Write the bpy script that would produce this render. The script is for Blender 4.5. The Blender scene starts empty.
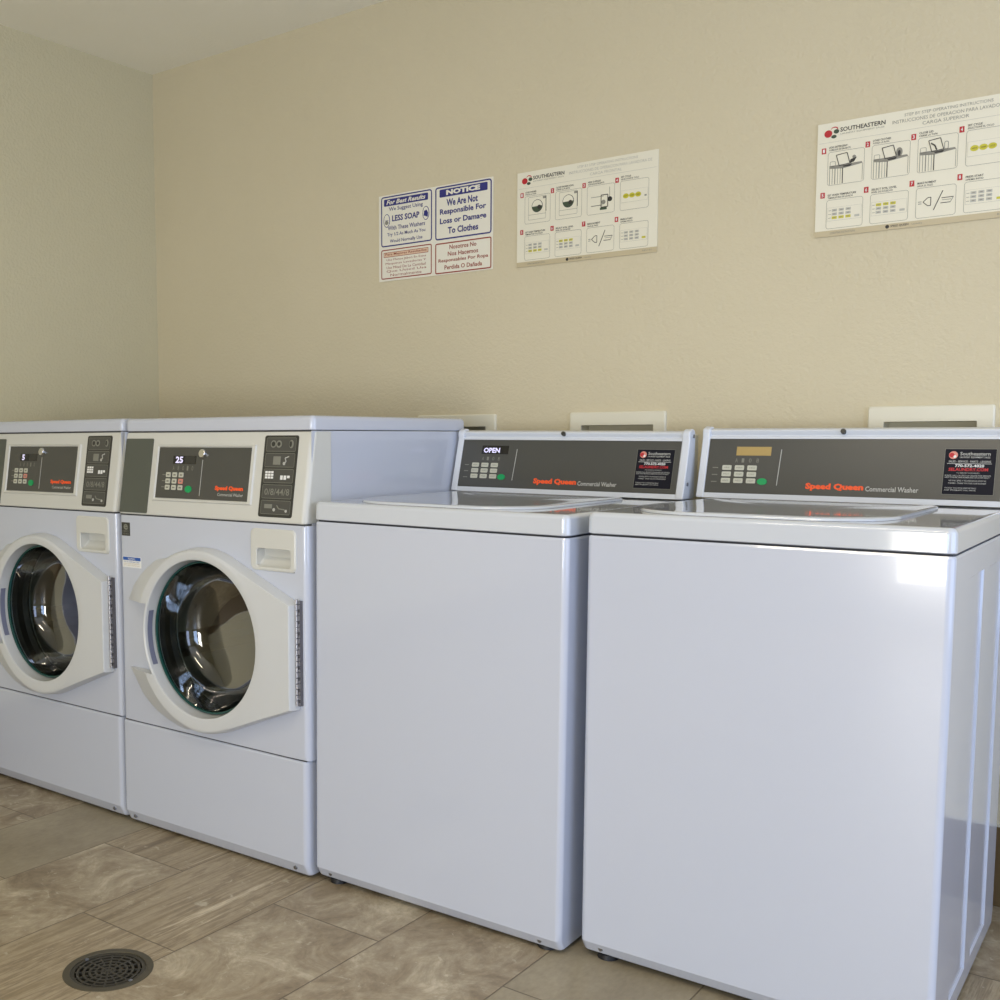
import bpy, bmesh, math, random
from math import sin, cos, pi, radians, sqrt, atan2
from mathutils import Vector, Matrix
random.seed(3)
S = bpy.context.scene
COL = S.collection

# ------------------------------------------------------------------ camera
cd = bpy.data.cameras.new('camera'); cam = bpy.data.objects.new('camera', cd); COL.objects.link(cam)
yw, pt, rl = radians(38.2354), radians(-5.1083), radians(-0.1984)
fw = Vector((-sin(yw)*cos(pt), cos(yw)*cos(pt), sin(pt))); rr = Vector((cos(yw), sin(yw), 0)); uu = rr.cross(fw)
r2 = rr*cos(rl)+uu*sin(rl); u2 = -rr*sin(rl)+uu*cos(rl)
M = Matrix((r2, u2, -fw)).transposed().to_4x4(); M.translation = Vector((1.0066, -1.9356, 1.0589))
cam.matrix_world = M
cd.sensor_width = 36; cd.lens = 1.0886526*36; cd.shift_x = .11910; cd.shift_y = .03602; cd.clip_start = .02
S.camera = cam

# ------------------------------------------------------------------ world, lights, exposure
W = bpy.data.worlds.new('world'); S.world = W; W.use_nodes = True
W.node_tree.nodes['Background'].inputs[0].default_value = (.62, .74, 1, 1)
W.node_tree.nodes['Background'].inputs[1].default_value = .9
vs = S.view_settings
vs.view_transform = 'Standard'; vs.look = 'None'; vs.exposure = 0; vs.gamma = 1; vs.use_curve_mapping = False

def area(name, loc, rot, sx, sy, power, color):
    l = bpy.data.lights.new(name, 'AREA'); l.shape = 'RECTANGLE'; l.size = sx; l.size_y = sy; l.energy = power; l.color = color
    o = bpy.data.objects.new(name, l); COL.objects.link(o); o.location = loc; o.rotation_euler = rot
    return o
# daylight that comes in through the big side window and the glazed door behind the camera
area('side_window_daylight', (3.36, -.75, 1.25), (0, radians(90), 0), 2.1, 2.9, 60, (.56, .68, 1))
area('front_fill_light', (1.75, -4.66, .85), (radians(90), 0, 0), 1.9, 1.4, 54, (.48, .66, 1))  # added blue fill for the washer fronts, not a known window
area('door_daylight', (.10, -4.66, .82), (radians(90), 0, 0), .78, 1.16, 58, (1, .96, .88))

# ------------------------------------------------------------------ materials
def mat(name, col, rough=.5, metal=0, coat=0, spec=.5, bump=0, bscale=200, emit=0, trans=0):
    m = bpy.data.materials.new(name); m.use_nodes = True; nt = m.node_tree; b = nt.nodes['Principled BSDF']
    b.inputs['Base Color'].default_value = (*col, 1); b.inputs['Roughness'].default_value = rough; b.inputs['Metallic'].default_value = metal
    b.inputs['Coat Weight'].default_value = coat; b.inputs['Coat Roughness'].default_value = .03; b.inputs['Specular IOR Level'].default_value = spec
    if emit: b.inputs['Emission Color'].default_value = (*col, 1); b.inputs['Emission Strength'].default_value = emit
    if bump:
        t = nt.nodes.new('ShaderNodeTexCoord'); n = nt.nodes.new('ShaderNodeTexNoise'); n.inputs['Scale'].default_value = bscale; n.inputs['Detail'].default_value = 3
        bp = nt.nodes.new('ShaderNodeBump'); bp.inputs['Strength'].default_value = bump; bp.inputs['Distance'].default_value = .002
        nt.links.new(t.outputs['Object'], n.inputs['Vector']); nt.links.new(n.outputs[0], bp.inputs['Height']); nt.links.new(bp.outputs[0], b.inputs['Normal'])
    return m
def s2l(r, g, b):
    f = lambda c: (c/255/12.92) if c/255 <= .04045 else ((c/255+.055)/1.055)**2.4
    return (f(r), f(g), f(b))
ENAMEL = mat('white enamel', s2l(195, 200, 212), .16, coat=.4, bump=.03, bscale=7)
LIDWHITE = mat('white lid enamel', s2l(199, 204, 211), .07, coat=.5, spec=.7)
PLASTIC = mat('white plastic', s2l(214, 218, 224), .3, coat=.1)
WARMP = mat('warm white plastic', s2l(206, 206, 199), .35, coat=.1)
DOORP = mat('door plastic', s2l(204, 206, 206), .3, coat=.15)
CREAM = mat('cream plastic', s2l(226, 221, 200), .45)
GREYP = mat('charcoal fascia', s2l(74, 74, 70), .28, coat=.1)
DECAL = mat('grey green decal', s2l(84, 88, 80), .35)
DARK = mat('dark graphics', s2l(50, 50, 46), .4)
MIDG = mat('mid grey print', s2l(128, 128, 118), .5)
LINE = mat('pale grey print', s2l(182, 182, 176), .5)
WHITEP = mat('white print', s2l(235, 235, 232), .5)
ORANGE = mat('orange print', s2l(250, 92, 40), .5)
REDP = mat('red print', s2l(186, 34, 44), .5)
PINKR = mat('salmon key', s2l(214, 140, 124), .5)
GREEN = mat('green button', s2l(0, 156, 88), .4)
KEY = mat('pale key', s2l(196, 196, 180), .45)
LCDB = mat('dark display', s2l(30, 30, 30), .15)
LCDO = mat('amber display', s2l(176, 150, 92), .3)
DIGIT = mat('lit digits', s2l(225, 220, 255), .4, emit=.5)
BLACK = mat('black rubber', s2l(24, 24, 26), .5)
CHROME = mat('chrome', (.75, .75, .75), .12, metal=1)
STEEL = mat('stainless steel', (.30, .30, .28), .42, metal=1)
HINGEM = mat('hinge steel', s2l(170, 168, 170), .4, metal=1)
HINGED = mat('hinge gap', s2l(96, 94, 98), .6)
SCREW = mat('screw steel', s2l(150, 152, 160), .3, metal=1)
SEAM = mat('seam shadow gap', s2l(60, 60, 62), .8)
STICK = mat('navy black sticker', s2l(18, 18, 30), .55, spec=.2)
SBLUE = mat('blue sticker', s2l(40, 90, 170), .5)
PAPER = mat('sign sheet', s2l(232, 227, 206), .4)
FOOT = mat('tan footer', s2l(196, 182, 148), .45)
SW = mat('white sign', s2l(234, 230, 214), .35)
NAVY = mat('sign navy', s2l(44, 46, 120), .5)
BRICK = mat('sign brick red', s2l(150, 60, 42), .5)
INK = mat('black ink', s2l(46, 44, 42), .5)
GINK = mat('grey ink', s2l(140, 138, 126), .5)
LINK = mat('light grey ink', s2l(186, 184, 172), .5)
DGREEN = mat('dark green ink', s2l(62, 78, 58), .5)
YEL = mat('highlighter yellow', s2l(200, 192, 50), .5)
IRON = mat('drain grate metal', s2l(74, 70, 60), .45, metal=.5)
IRONR = mat('drain rim metal', s2l(92, 86, 70), .45, metal=.5)
PIT = mat('drain pit', s2l(20, 19, 17), .8)
BASEB = mat('dark brown cove base', s2l(104, 84, 52), .4)
CAULK = mat('pale caulk', s2l(206, 200, 180), .6)
RECESS = mat('outlet recess', s2l(206, 198, 170), .6)
BRASS = mat('valve brass', s2l(150, 120, 60), .35, metal=1)
TEAL = mat('green glass rim', s2l(30, 74, 70), .15)
LAMPM = mat('lamp diffuser', s2l(255, 244, 222), .5)
FRAMEM = mat('dark window frame', s2l(60, 58, 56), .4)

def glassmat(name, tint, lo, hi):
    m = bpy.data.materials.new(name); m.use_nodes = True; nt = m.node_tree; nt.nodes.clear()
    o = nt.nodes.new('ShaderNodeOutputMaterial'); mx = nt.nodes.new('ShaderNodeMixShader'); t = nt.nodes.new('ShaderNodeBsdfTransparent'); g = nt.nodes.new('ShaderNodeBsdfGlossy')
    t.inputs[0].default_value = (*tint, 1); g.inputs['Roughness'].default_value = .02; g.inputs[0].default_value = (1, 1, 1, 1)
    f = nt.nodes.new('ShaderNodeLayerWeight'); f.inputs[0].default_value = .35
    mr = nt.nodes.new('ShaderNodeMapRange'); mr.inputs[3].default_value = lo; mr.inputs[4].default_value = hi
    nt.links.new(f.outputs['Fresnel'], mr.inputs[0]); nt.links.new(mr.outputs[0], mx.inputs[0]); nt.links.new(t.outputs[0], mx.inputs[1]); nt.links.new(g.outputs[0], mx.inputs[2]); nt.links.new(mx.outputs[0], o.inputs[0])
    return m
GLASS = glassmat('door bowl glass', (.48, .54, .52), .09, .30)

def wallmat(name, col, amount=.35):
    m = mat(name, col, .7, spec=.3); nt = m.node_tree; b = nt.nodes['Principled BSDF']
    t = nt.nodes.new('ShaderNodeTexCoord'); n = nt.nodes.new('ShaderNodeTexNoise'); n.inputs['Scale'].default_value = 95; n.inputs['Detail'].default_value = 3; n.inputs['Roughness'].default_value = .6
    n2 = nt.nodes.new('ShaderNodeTexNoise'); n2.inputs['Scale'].default_value = 2.5; n2.inputs['Detail'].default_value = 4
    hs = nt.nodes.new('ShaderNodeMix'); hs.data_type = 'RGBA'; hs.inputs[6].default_value = (*col, 1); hs.inputs[7].default_value = (col[0]*.93, col[1]*.93, col[2]*.9, 1)
    bp = nt.nodes.new('ShaderNodeBump'); bp.inputs['Strength'].default_value = amount; bp.inputs['Distance'].default_value = .004
    L = nt.links.new
    L(t.outputs['Object'], n.inputs['Vector']); L(t.outputs['Object'], n2.inputs['Vector']); L(n2.outputs[0], hs.inputs[0]); L(hs.outputs[2], b.inputs['Base Color'])
    L(n.outputs[0], bp.inputs['Height']); L(bp.outputs[0], b.inputs['Normal'])
    return m
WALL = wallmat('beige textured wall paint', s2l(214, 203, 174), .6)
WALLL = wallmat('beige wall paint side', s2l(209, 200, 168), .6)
CEIL = wallmat('ceiling paint', s2l(250, 246, 232), .25)

def floormat():
    m = bpy.data.materials.new('travertine look porcelain tile'); m.use_nodes = True; nt = m.node_tree; b = nt.nodes['Principled BSDF']; L = nt.links.new
    def mth(op, a, c=None, d=None):
        n = nt.nodes.new('ShaderNodeMath'); n.operation = op
        for k, v in enumerate((a, c, d)):
            if v is None: continue
            if isinstance(v, (int, float)): n.inputs[k].default_value = v
            else: L(v, n.inputs[k])
        return n.outputs[0]
    tc = nt.nodes.new('ShaderNodeTexCoord'); sp = nt.nodes.new('ShaderNodeSeparateXYZ'); L(tc.outputs['Object'], sp.inputs[0])
    X, Y = sp.outputs[0], sp.outputs[1]
    u = mth('DIVIDE', mth('ADD', X, .985), .307); i = mth('FLOOR', u); fu = mth('SUBTRACT', u, i)
    par = mth('ABSOLUTE', mth('MODULO', i, 2))
    v = mth('DIVIDE', mth('ADD', Y, mth('MULTIPLY_ADD', par, -.295, .495)), .61); j = mth('FLOOR', v); fv = mth('SUBTRACT', v, j)
    h = mth('ADD', mth('MULTIPLY', i, 5.179), mth('ADD', mth('MULTIPLY', j, .081), mth('ADD', mth('MULTIPLY', mth('MULTIPLY', i, j), 9.651), 6.27)))
    h = mth('FLOORED_MODULO', h, 1)
    du = mth('MULTIPLY', mth('SUBTRACT', .5, mth('ABSOLUTE', mth('SUBTRACT', fu, .5))), .307)
    dv = mth('MULTIPLY', mth('SUBTRACT', .5, mth('ABSOLUTE', mth('SUBTRACT', fv, .5))), .61)
    d = mth('MINIMUM', du, dv)
    gr = nt.nodes.new('ShaderNodeMapRange'); gr.inputs[1].default_value = .0008; gr.inputs[2].default_value = .0022; gr.inputs[3].default_value = 1; gr.inputs[4].default_value = 0; L(d, gr.inputs[0])
    off = nt.nodes.new('ShaderNodeCombineXYZ'); L(mth('MULTIPLY', i, 7.3), off.inputs[0]); L(mth('MULTIPLY', j, 3.1), off.inputs[1]); L(mth('MULTIPLY', h, 5), off.inputs[2])
    va = nt.nodes.new('ShaderNodeVectorMath'); va.operation = 'ADD'; L(tc.outputs['Object'], va.inputs[0]); L(off.outputs[0], va.inputs[1])
    def noise(scale, detail, sx=1, sy=1, dist=0, rough=.6):
        mp = nt.nodes.new('ShaderNodeMapping'); mp.inputs['Scale'].default_value = (sx, sy, 1); L(va.outputs[0], mp.inputs[0])
        n = nt.nodes.new('ShaderNodeTexNoise'); n.inputs['Scale'].default_value = scale; n.inputs['Detail'].default_value = detail; n.inputs['Distortion'].default_value = dist; n.inputs['Roughness'].default_value = rough
        L(mp.outputs[0], n.inputs['Vector']); return n.outputs[0]
    def ramp(f, *st):
        r = nt.nodes.new('ShaderNodeValToRGB'); e = r.color_ramp.elements
        for k, (p, c) in enumerate(st):
            if k < 2: e[k].position = p
            x = e[k] if k < 2 else e.new(p)
            x.color = (*s2l(*c), 1)
        L(f, r.inputs[0]); return r.outputs[0]
    def mix(f, a, c, mode='MIX'):
        n = nt.nodes.new('ShaderNodeMix'); n.data_type = 'RGBA'; n.blend_type = mode
        if isinstance(f, (int, float)): n.inputs[0].default_value = f
        else: L(f, n.inputs[0])
        L(a, n.inputs[6]); L(c, n.inputs[7]); return n.outputs[2]
    streak = ramp(noise(1, 7, 22, 1.3, .5, .68), (.3, (122, 106, 82)), (.70, (222, 208, 180)), (.42, (150, 134, 106)), (.5, (176, 160, 132)), (.55, (140, 124, 98)), (.6, (168, 152, 124)))
    cloud = ramp(noise(8, 10, 1, .8, .8, .74), (.3, (124, 108, 84)), (.70, (216, 204, 178)), (.44, (152, 136, 110)), (.56, (176, 162, 136)))
    plain = ramp(noise(4, 8, 1.4, .7, .3, .6), (.3, (140, 128, 104)), (.7, (170, 158, 132)))
    base = mix(mth('GREATER_THAN', h, .4), streak, cloud); base = mix(mth('GREATER_THAN', h, .75), base, plain)
    vein = ramp(noise(16, 7, 1, 1, 1.6, .7), (.6, (0, 0, 0)), (.68, (255, 255, 255)))
    vm = mth('MULTIPLY', mth('LESS_THAN', h, .75), .6)
    vv = nt.nodes.new('ShaderNodeSeparateColor'); L(vein, vv.inputs[0])
    cream = nt.nodes.new('ShaderNodeRGB'); cream.outputs[0].default_value = (*s2l(214, 204, 180), 1)
    base = mix(mth('MULTIPLY', vv.outputs[0], vm), base, cream.outputs[0])
    fine = ramp(noise(60, 6, 1.6, .8), (.3, (205, 205, 205)), (.7, (255, 255, 255)))
    base = mix(.5, base, fine, 'MULTIPLY')
    grout = nt.nodes.new('ShaderNodeRGB'); grout.outputs[0].default_value = (*s2l(92, 80, 62), 1)
    base = mix(mth('MULTIPLY', gr.outputs[0], .85), base, grout.outputs[0]); L(base, b.inputs['Base Color'])
    b.inputs['Roughness'].default_value = .42
    bp = nt.nodes.new('ShaderNodeBump'); bp.inputs['Strength'].default_value = .4; bp.inputs['Distance'].default_value = .002
    L(mth('SUBTRACT', mth('MULTIPLY', noise(40, 5, 1, 1), .15), gr.outputs[0]), bp.inputs['Height']); L(bp.outputs[0], b.inputs['Normal'])
    return m
FLOOR = floormat()

# ------------------------------------------------------------------ geometry helpers
def obj(name, bm, mats, parent=None, wn=True, sharp=30, keep=False):
    me = bpy.data.meshes.new(name)
    if not keep: bmesh.ops.recalc_face_normals(bm, faces=bm.faces)
    for f in bm.faces: f.smooth = True
    bm.to_mesh(me); bm.free()
    for m in (mats if isinstance(mats, (list, tuple)) else [mats]): me.materials.append(m)
    me.set_sharp_from_angle(angle=radians(sharp))
    o = bpy.data.objects.new(name, me); COL.objects.link(o)
    if parent: o.parent = parent
    if wn:
        w = o.modifiers.new('wn', 'WEIGHTED_NORMAL'); w.keep_sharp = True; w.weight = 80
    return o
def bevel(o, w, seg=2, ang=40):
    b = o.modifiers.new('bev', 'BEVEL'); b.width = w; b.segments = seg; b.limit_method = 'ANGLE'; b.angle_limit = radians(ang)
    if 'wn' in o.modifiers:
        n = o.modifiers['wn']; o.modifiers.remove(n)
    w_ = o.modifiers.new('wn', 'WEIGHTED_NORMAL'); w_.weight = 80
    return o
def tag(o, label=None, cat=None, group=None, kind=None):
    if label: o['label'] = label
    if cat: o['category'] = cat
    if group: o['group'] = group
    if kind: o['kind'] = kind
    return o
def empty(name, loc=(0, 0, 0), rot=(0, 0, 0)):
    o = bpy.data.objects.new(name, None); COL.objects.link(o); o.location = loc; o.rotation_euler = rot; o.empty_display_size = .1
    return o
def loft(bm, loops, ca=True, cb=True, mi=0, closed=True):
    V = [[bm.verts.new(p) for p in l] for l in loops]; n = len(loops[0])
    for a, b in zip(V, V[1:]):
        for k in range(n if closed else n-1):
            f = bm.faces.new((a[k], a[(k+1) % n], b[(k+1) % n], b[k])); f.material_index = mi
    if ca: bm.faces.new(V[0][::-1]).material_index = mi
    if cb: bm.faces.new(V[-1]).material_index = mi
    return V
def rrect(x0, x1, y0, y1, rf, rb, seg=7):
    """plan outline: front corners (y0) of radius rf, rear corners rb"""
    out = []
    for cx, cy, a0, r in ((x1-rf, y0+rf, -90, rf), (x1-rb, y1-rb, 0, rb), (x0+rb, y1-rb, 90, rb), (x0+rf, y0+rf, 180, rf)):
        for k in range(seg+1):
            a = radians(a0+90*k/seg); out.append((cx+r*cos(a), cy+r*sin(a)))
    return out
def body(bm, x0, x1, y1, levels, rf=.012, rb=.006, mi=0):
    """levels: (z, y_front, inset)"""
    loft(bm, [[(x, y, z) for x, y in rrect(x0+i, x1-i, yf+i*0, y1-i, max(rf-i, .002), max(rb-i, .002))] for z, yf, i in levels], mi=mi)
def box(bm, x0, x1, y0, y1, z0, z1, mi=0):
    loft(bm, [[(x0, y0, z), (x1, y0, z), (x1, y1, z), (x0, y1, z)] for z in (z0, z1)], mi=mi)
def cyl(bm, c, r, h, axis='z', n=24, mi=0, r1=None):
    r1 = r if r1 is None else r1
    L = []
    for rr_, t in ((r, 0), (r1, h)):
        l = []
        for k in range(n):
            a = 2*pi*k/n; p = (rr_*cos(a), rr_*sin(a))
            l.append({'z': (c[0]+p[0], c[1]+p[1], c[2]+t), 'y': (c[0]+p[0], c[1]+t, c[2]+p[1]), 'x': (c[0]+t, c[1]+p[0], c[2]+p[1])}[axis])
        L.append(l)
    loft(bm, L, mi=mi)
def lathe_y(bm, prof, cx, cz, n=96, ca=False, cb=False, mi=0):
    loft(bm, [[(cx+r*cos(2*pi*k/n), y, cz+r*sin(2*pi*k/n)) for k in range(n)] for r, y in prof], ca, cb, mi)

class Print:
    """flat graphics on a surface; (u, v) in metres, h = height over the surface"""
    def __init__(s, org, U, V, mats):
        s.bm = bmesh.new(); s.o = Vector(org); s.U = Vector(U).normalized(); s.V = Vector(V).normalized(); s.N = s.U.cross(s.V)
        s.mats = list(mats); s.h = .0006
    def P(s, u, v, h): return s.o+s.U*u+s.V*v+s.N*h
    def mi(s, m):
        if m not in s.mats: s.mats.append(m)
        return s.mats.index(m)
    def poly(s, pts, m, h=None, h0=0.0):
        h = s.h if h is None else h
        a = [s.bm.verts.new(s.P(u, v, h)) for u, v in pts]; b = [s.bm.verts.new(s.P(u, v, h0)) for u, v in pts]; k = s.mi(m); n = len(pts)
        s.bm.faces.new(a).material_index = k
        for i in range(n): s.bm.faces.new((b[i], b[(i+1) % n], a[(i+1) % n], a[i])).material_index = k
    def rect(s, u0, v0, u1, v1, m, h=None, h0=0.0, r=0):
        if r: s.poly(s.rr(u0, v0, u1, v1, r), m, h, h0)
        else: s.poly([(u0, v0), (u1, v0), (u1, v1), (u0, v1)], m, h, h0)
    @staticmethod
    def rr(u0, v0, u1, v1, r, seg=4):
        out = []
        for cx, cy, a0 in ((u1-r, v0+r, -90), (u1-r, v1-r, 0), (u0+r, v1-r, 90), (u0+r, v0+r, 180)):
            for k in range(seg+1):
                a = radians(a0+90*k/seg); out.append((cx+r*cos(a), cy+r*sin(a)))
        return out
    def ring(s, u0, v0, u1, v1, w, m, r=.004, h=None):
        h = s.h if h is None else h; A = s.rr(u0, v0, u1, v1, r); B = s.rr(u0+w, v0+w, u1-w, v1-w, max(r-w, .0004)); k = s.mi(m); n = len(A)
        a = [s.bm.verts.new(s.P(*p, h)) for p in A]; b = [s.bm.verts.new(s.P(*p, h)) for p in B]
        for i in range(n): s.bm.faces.new((a[i], a[(i+1) % n], b[(i+1) % n], b[i])).material_index = k
    def disc(s, u, v, r, m, h=None, h0=0.0, ru=None, n=20, a0=0, a1=360):
        ru = ru or r; full = a1-a0 >= 360
        s.poly([(u+ru*cos(radians(a0+(a1-a0)*k/(n if full else n-1))), v+r*sin(radians(a0+(a1-a0)*k/(n if full else n-1)))) for k in range(n)], m, h, h0)
    def line(s, p, q, w, m, h=None):
        dx, dy = q[0]-p[0], q[1]-p[1]; l = sqrt(dx*dx+dy*dy) or 1; nx, ny = -dy/l*w/2, dx/l*w/2
        s.poly([(p[0]-nx, p[1]-ny), (q[0]-nx, q[1]-ny), (q[0]+nx, q[1]+ny), (p[0]+nx, p[1]+ny)], m, h)
    def path(s, pts, w, m, h=None):
        for a, b in zip(pts, pts[1:]): s.line(a, b, w, m, h)
    def text(s, t, u0, v0, u1, v1, m, h=None, bold=.0, shear=0):
        """text stretched into the box u0..u1 x v0..v1"""
        h = s.h if h is None else h
        c = bpy.data.curves.new('t', 'FONT'); c.body = t; c.size = 1; c.offset = bold; c.resolution_u = 2; c.shear = shear
        o = bpy.data.objects.new('t', c); COL.objects.link(o)
        me = bpy.data.meshes.new_from_object(o); k = s.mi(m)
        xs = [v.co.x for v in me.vertices]; ys = [v.co.y for v in me.vertices]
        if xs:
            x0, x1, y0, y1 = min(xs), max(xs), min(ys), max(ys)
            vs_ = [s.bm.verts.new(s.P(u0+(v.co.x-x0)/(x1-x0)*(u1-u0), v0+(v.co.y-y0)/(y1-y0)*(v1-v0), h)) for v in me.vertices]
            for p in me.polygons:
                try: s.bm.faces.new([vs_[i] for i in p.vertices]).material_index = k
                except ValueError: pass
        bpy.data.objects.remove(o); bpy.data.curves.remove(c); bpy.data.meshes.remove(me)
    def build(s, name, parent):
        me = bpy.data.meshes.new(name)
        for f in s.bm.faces: f.smooth = False
        s.bm.normal_update()
        for f in s.bm.faces:
            f.normal_update()
        s.bm.to_mesh(me); s.bm.free()
        for m in s.mats: me.materials.append(m)
        o = bpy.data.objects.new(name, me); COL.objects.link(o); o.parent = parent
        return o

# ------------------------------------------------------------------ room
XL, XR, YB, YF, ZC = -2.2123, 3.3, .80, -4.6, 2.395
DR = (-.7235, -.628, .088)     # floor drain centre and radius
BOXES = [(-.9975, -.713), (-.470, -.187), (.314, .5775)]   # washer outlet boxes on the back wall
BZ0, BZ1 = .90, 1.13
holes = [(a+.036, b-.034, BZ0+.03, BZ1-.036) for a, b in BOXES]
us = sorted({XL-.1, XR+.1, *[h[0] for h in holes], *[h[1] for h in holes]}); vz = sorted({-.05, ZC+.05, holes[0][2], holes[0][3]})
def struct_plane(name, m, P, us, vs_, holes=(), out=(0, 0, 0)):
    """a slab whose visible face is P and whose thickness goes along out"""
    bm = bmesh.new(); V = {}
    for a in range(len(us)):
        for b in range(len(vs_)):
            p = Vector(P(us[a], vs_[b])); V[a, b, 0] = bm.verts.new(p); V[a, b, 1] = bm.verts.new(p+Vector(out))
    cells = {(a, b) for a in range(len(us)-1) for b in range(len(vs_)-1) if not any(h[0] < (us[a]+us[a+1])/2 < h[1] and h[2] < (vs_[b]+vs_[b+1])/2 < h[3] for h in holes)}
    for a, b in cells:
        for s_ in (0, 1): bm.faces.new((V[a, b, s_], V[a+1, b, s_], V[a+1, b+1, s_], V[a, b+1, s_]))
        for (da, db), (p, q) in {(-1, 0): ((a, b), (a, b+1)), (1, 0): ((a+1, b), (a+1, b+1)), (0, -1): ((a, b), (a+1, b)), (0, 1): ((a, b+1), (a+1, b+1))}.items():
            if (a+da, b+db) not in cells: bm.faces.new((V[(*p, 0)], V[(*q, 0)], V[(*q, 1)], V[(*p, 1)]))
    return tag(obj(name, bm, m, wn=False), kind='structure')
struct_plane('wall_back', WALL, lambda u, v: (u, YB, v), us, vz, holes, (0, .12, 0))
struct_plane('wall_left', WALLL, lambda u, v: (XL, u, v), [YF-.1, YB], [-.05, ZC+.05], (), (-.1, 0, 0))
WIN = (-2.3, .72, .22, 2.25)
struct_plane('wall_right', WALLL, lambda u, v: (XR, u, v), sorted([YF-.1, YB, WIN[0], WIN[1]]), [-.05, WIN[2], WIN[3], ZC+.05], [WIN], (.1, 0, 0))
FILL_WIN = (.78, 2.72, .14, 1.56)  # made-up opening, cut only to let the blue front fill in
DOOR = (-.31, .50, .22, 1.42)
struct_plane('wall_front', WALLL, lambda u, v: (u, YF, v), sorted([XL-.1, XR+.1, DOOR[0], DOOR[1], FILL_WIN[0], FILL_WIN[1]]), sorted([-.05, DOOR[2], DOOR[3], FILL_WIN[2], FILL_WIN[3], ZC+.05]), [DOOR, FILL_WIN], (0, -.1, 0))
struct_plane('ceiling', CEIL, lambda u, v: (u, v, ZC), [XL-.1, XR+.1], [YF-.1, YB+.1], (), (0, 0, .1))
# floor with a round hole for the drain
bm = bmesh.new()
q = .14; dx, dy, dr = DR; n = 48
sq = []
for k in range(n):
    a = 2*pi*k/n; t = q/max(abs(cos(a)), abs(sin(a))); sq.append((dx+t*cos(a), dy+t*sin(a), 0))
ring = [(dx+(dr-.012)*cos(2*pi*k/n), dy+(dr-.012)*sin(2*pi*k/n), 0) for k in range(n)]
loft(bm, [sq, ring, [(x, y, -.06) for x, y, z in ring]], False, False)
for x0, x1, y0, y1 in ((XL-.1, dx-q, YF-.1, YB+.1), (dx+q, XR+.1, YF-.1, YB+.1), (dx-q, dx+q, YF-.1, dy-q), (dx-q, dx+q, dy+q, YB+.1)):
    bm.faces.new([bm.verts.new((a, b, 0)) for a, b in ((x0, y0), (x1, y0), (x1, y1), (x0, y1))])
fl = obj('floor', bm, FLOOR, wn=False, keep=True); tag(fl, kind='structure')
bm = bmesh.new(); bm.faces.new([bm.verts.new((a, b, -.06)) for a, b in ((XL-.1, YF-.1), (XR+.1, YF-.1), (XR+.1, YB+.1), (XL-.1, YB+.1))])
sub = obj('pit_bottom', bm, PIT, fl, wn=False, keep=True)
# cove base
def baseboard(name, x0, x1, y0, y1):
    bm = bmesh.new(); box(bm, x0, x1, y0, y1, 0, .184); o = obj(name, bm, BASEB); bevel(o, .002); tag(o, kind='structure')
    bm = bmesh.new(); box(bm, x0, x1, y0, y1, .184, .190); obj('caulk_line', bm, CAULK, o)
baseboard('baseboard_back', XL, XR, YB-.008, YB)
baseboard('baseboard_left', XL, XL+.008, YF, YB-.008)
# window and door frames (outside the photo, they only admit the daylight; the wide low front one is added for fill)
bm = bmesh.new(); y0, y1, z0, z1 = WIN
for a, b, c, d in ((y0, y1, z0, z0+.05), (y0, y1, z1-.05, z1), (y0, y0+.05, z0, z1), (y1-.05, y1, z0, z1), (-.82, -.77, z0, z1)): box(bm, XR+.01, XR+.06, a, b, c, d)
tag(obj('window_1', bm, FRAMEM), kind='structure')
bm = bmesh.new(); x0, x1, z0, z1 = DOOR
for a, b, c, d in ((x0, x1, z1-.03, z1), (x1-.03, x1, z0, z1)): box(bm, a, b, YF-.06, YF-.01, c, d)
tag(obj('window_2', bm, FRAMEM), kind='structure')
bm = bmesh.new(); x0, x1, z0, z1 = FILL_WIN
for a, b, c, d in ((x0, x1, z0, z0+.03), (x0, x1, z1-.03, z1), (x0, x0+.03, z0, z1), (x1-.03, x1, z0, z1), (1.72, 1.76, z0, z1)): box(bm, a, b, YF-.055, YF-.02, c, d)
tag(obj('fill_opening_frame', bm, FRAMEM), kind='structure')

# ceiling lamps (above and behind the photo)
def ceiling_light(x, y, power, label):
    t = empty('ceiling_light', (x, y, ZC)); tag(t, label, 'ceiling light', 'surface mounted ceiling lights')
    bm = bmesh.new(); body(bm, -.62, .62, .10, [(-.055, -.10, .004), (-.05, -.10, 0), (-.001, -.10, 0)], .01, .01); obj('housing', bm, PLASTIC, t)
    bm = bmesh.new(); box(bm, -.58, .58, -.08, .08, -.062, -.0555); obj('diffuser', bm, LAMPM, t)
    l = bpy.data.lights.new('tube_light', 'AREA'); l.shape = 'RECTANGLE'; l.size = 1.14; l.size_y = .15; l.energy = power; l.color = (1, .85, .64)
    o = bpy.data.objects.new('tube_light', l); COL.objects.link(o); o.location = (0, 0, -.064); o.parent = t
ceiling_light(.3, -1.3, 13, 'long white ceiling light nearest the washers')
ceiling_light(.8, -3.0, 12, 'long white ceiling light further back from the washers')

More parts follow.
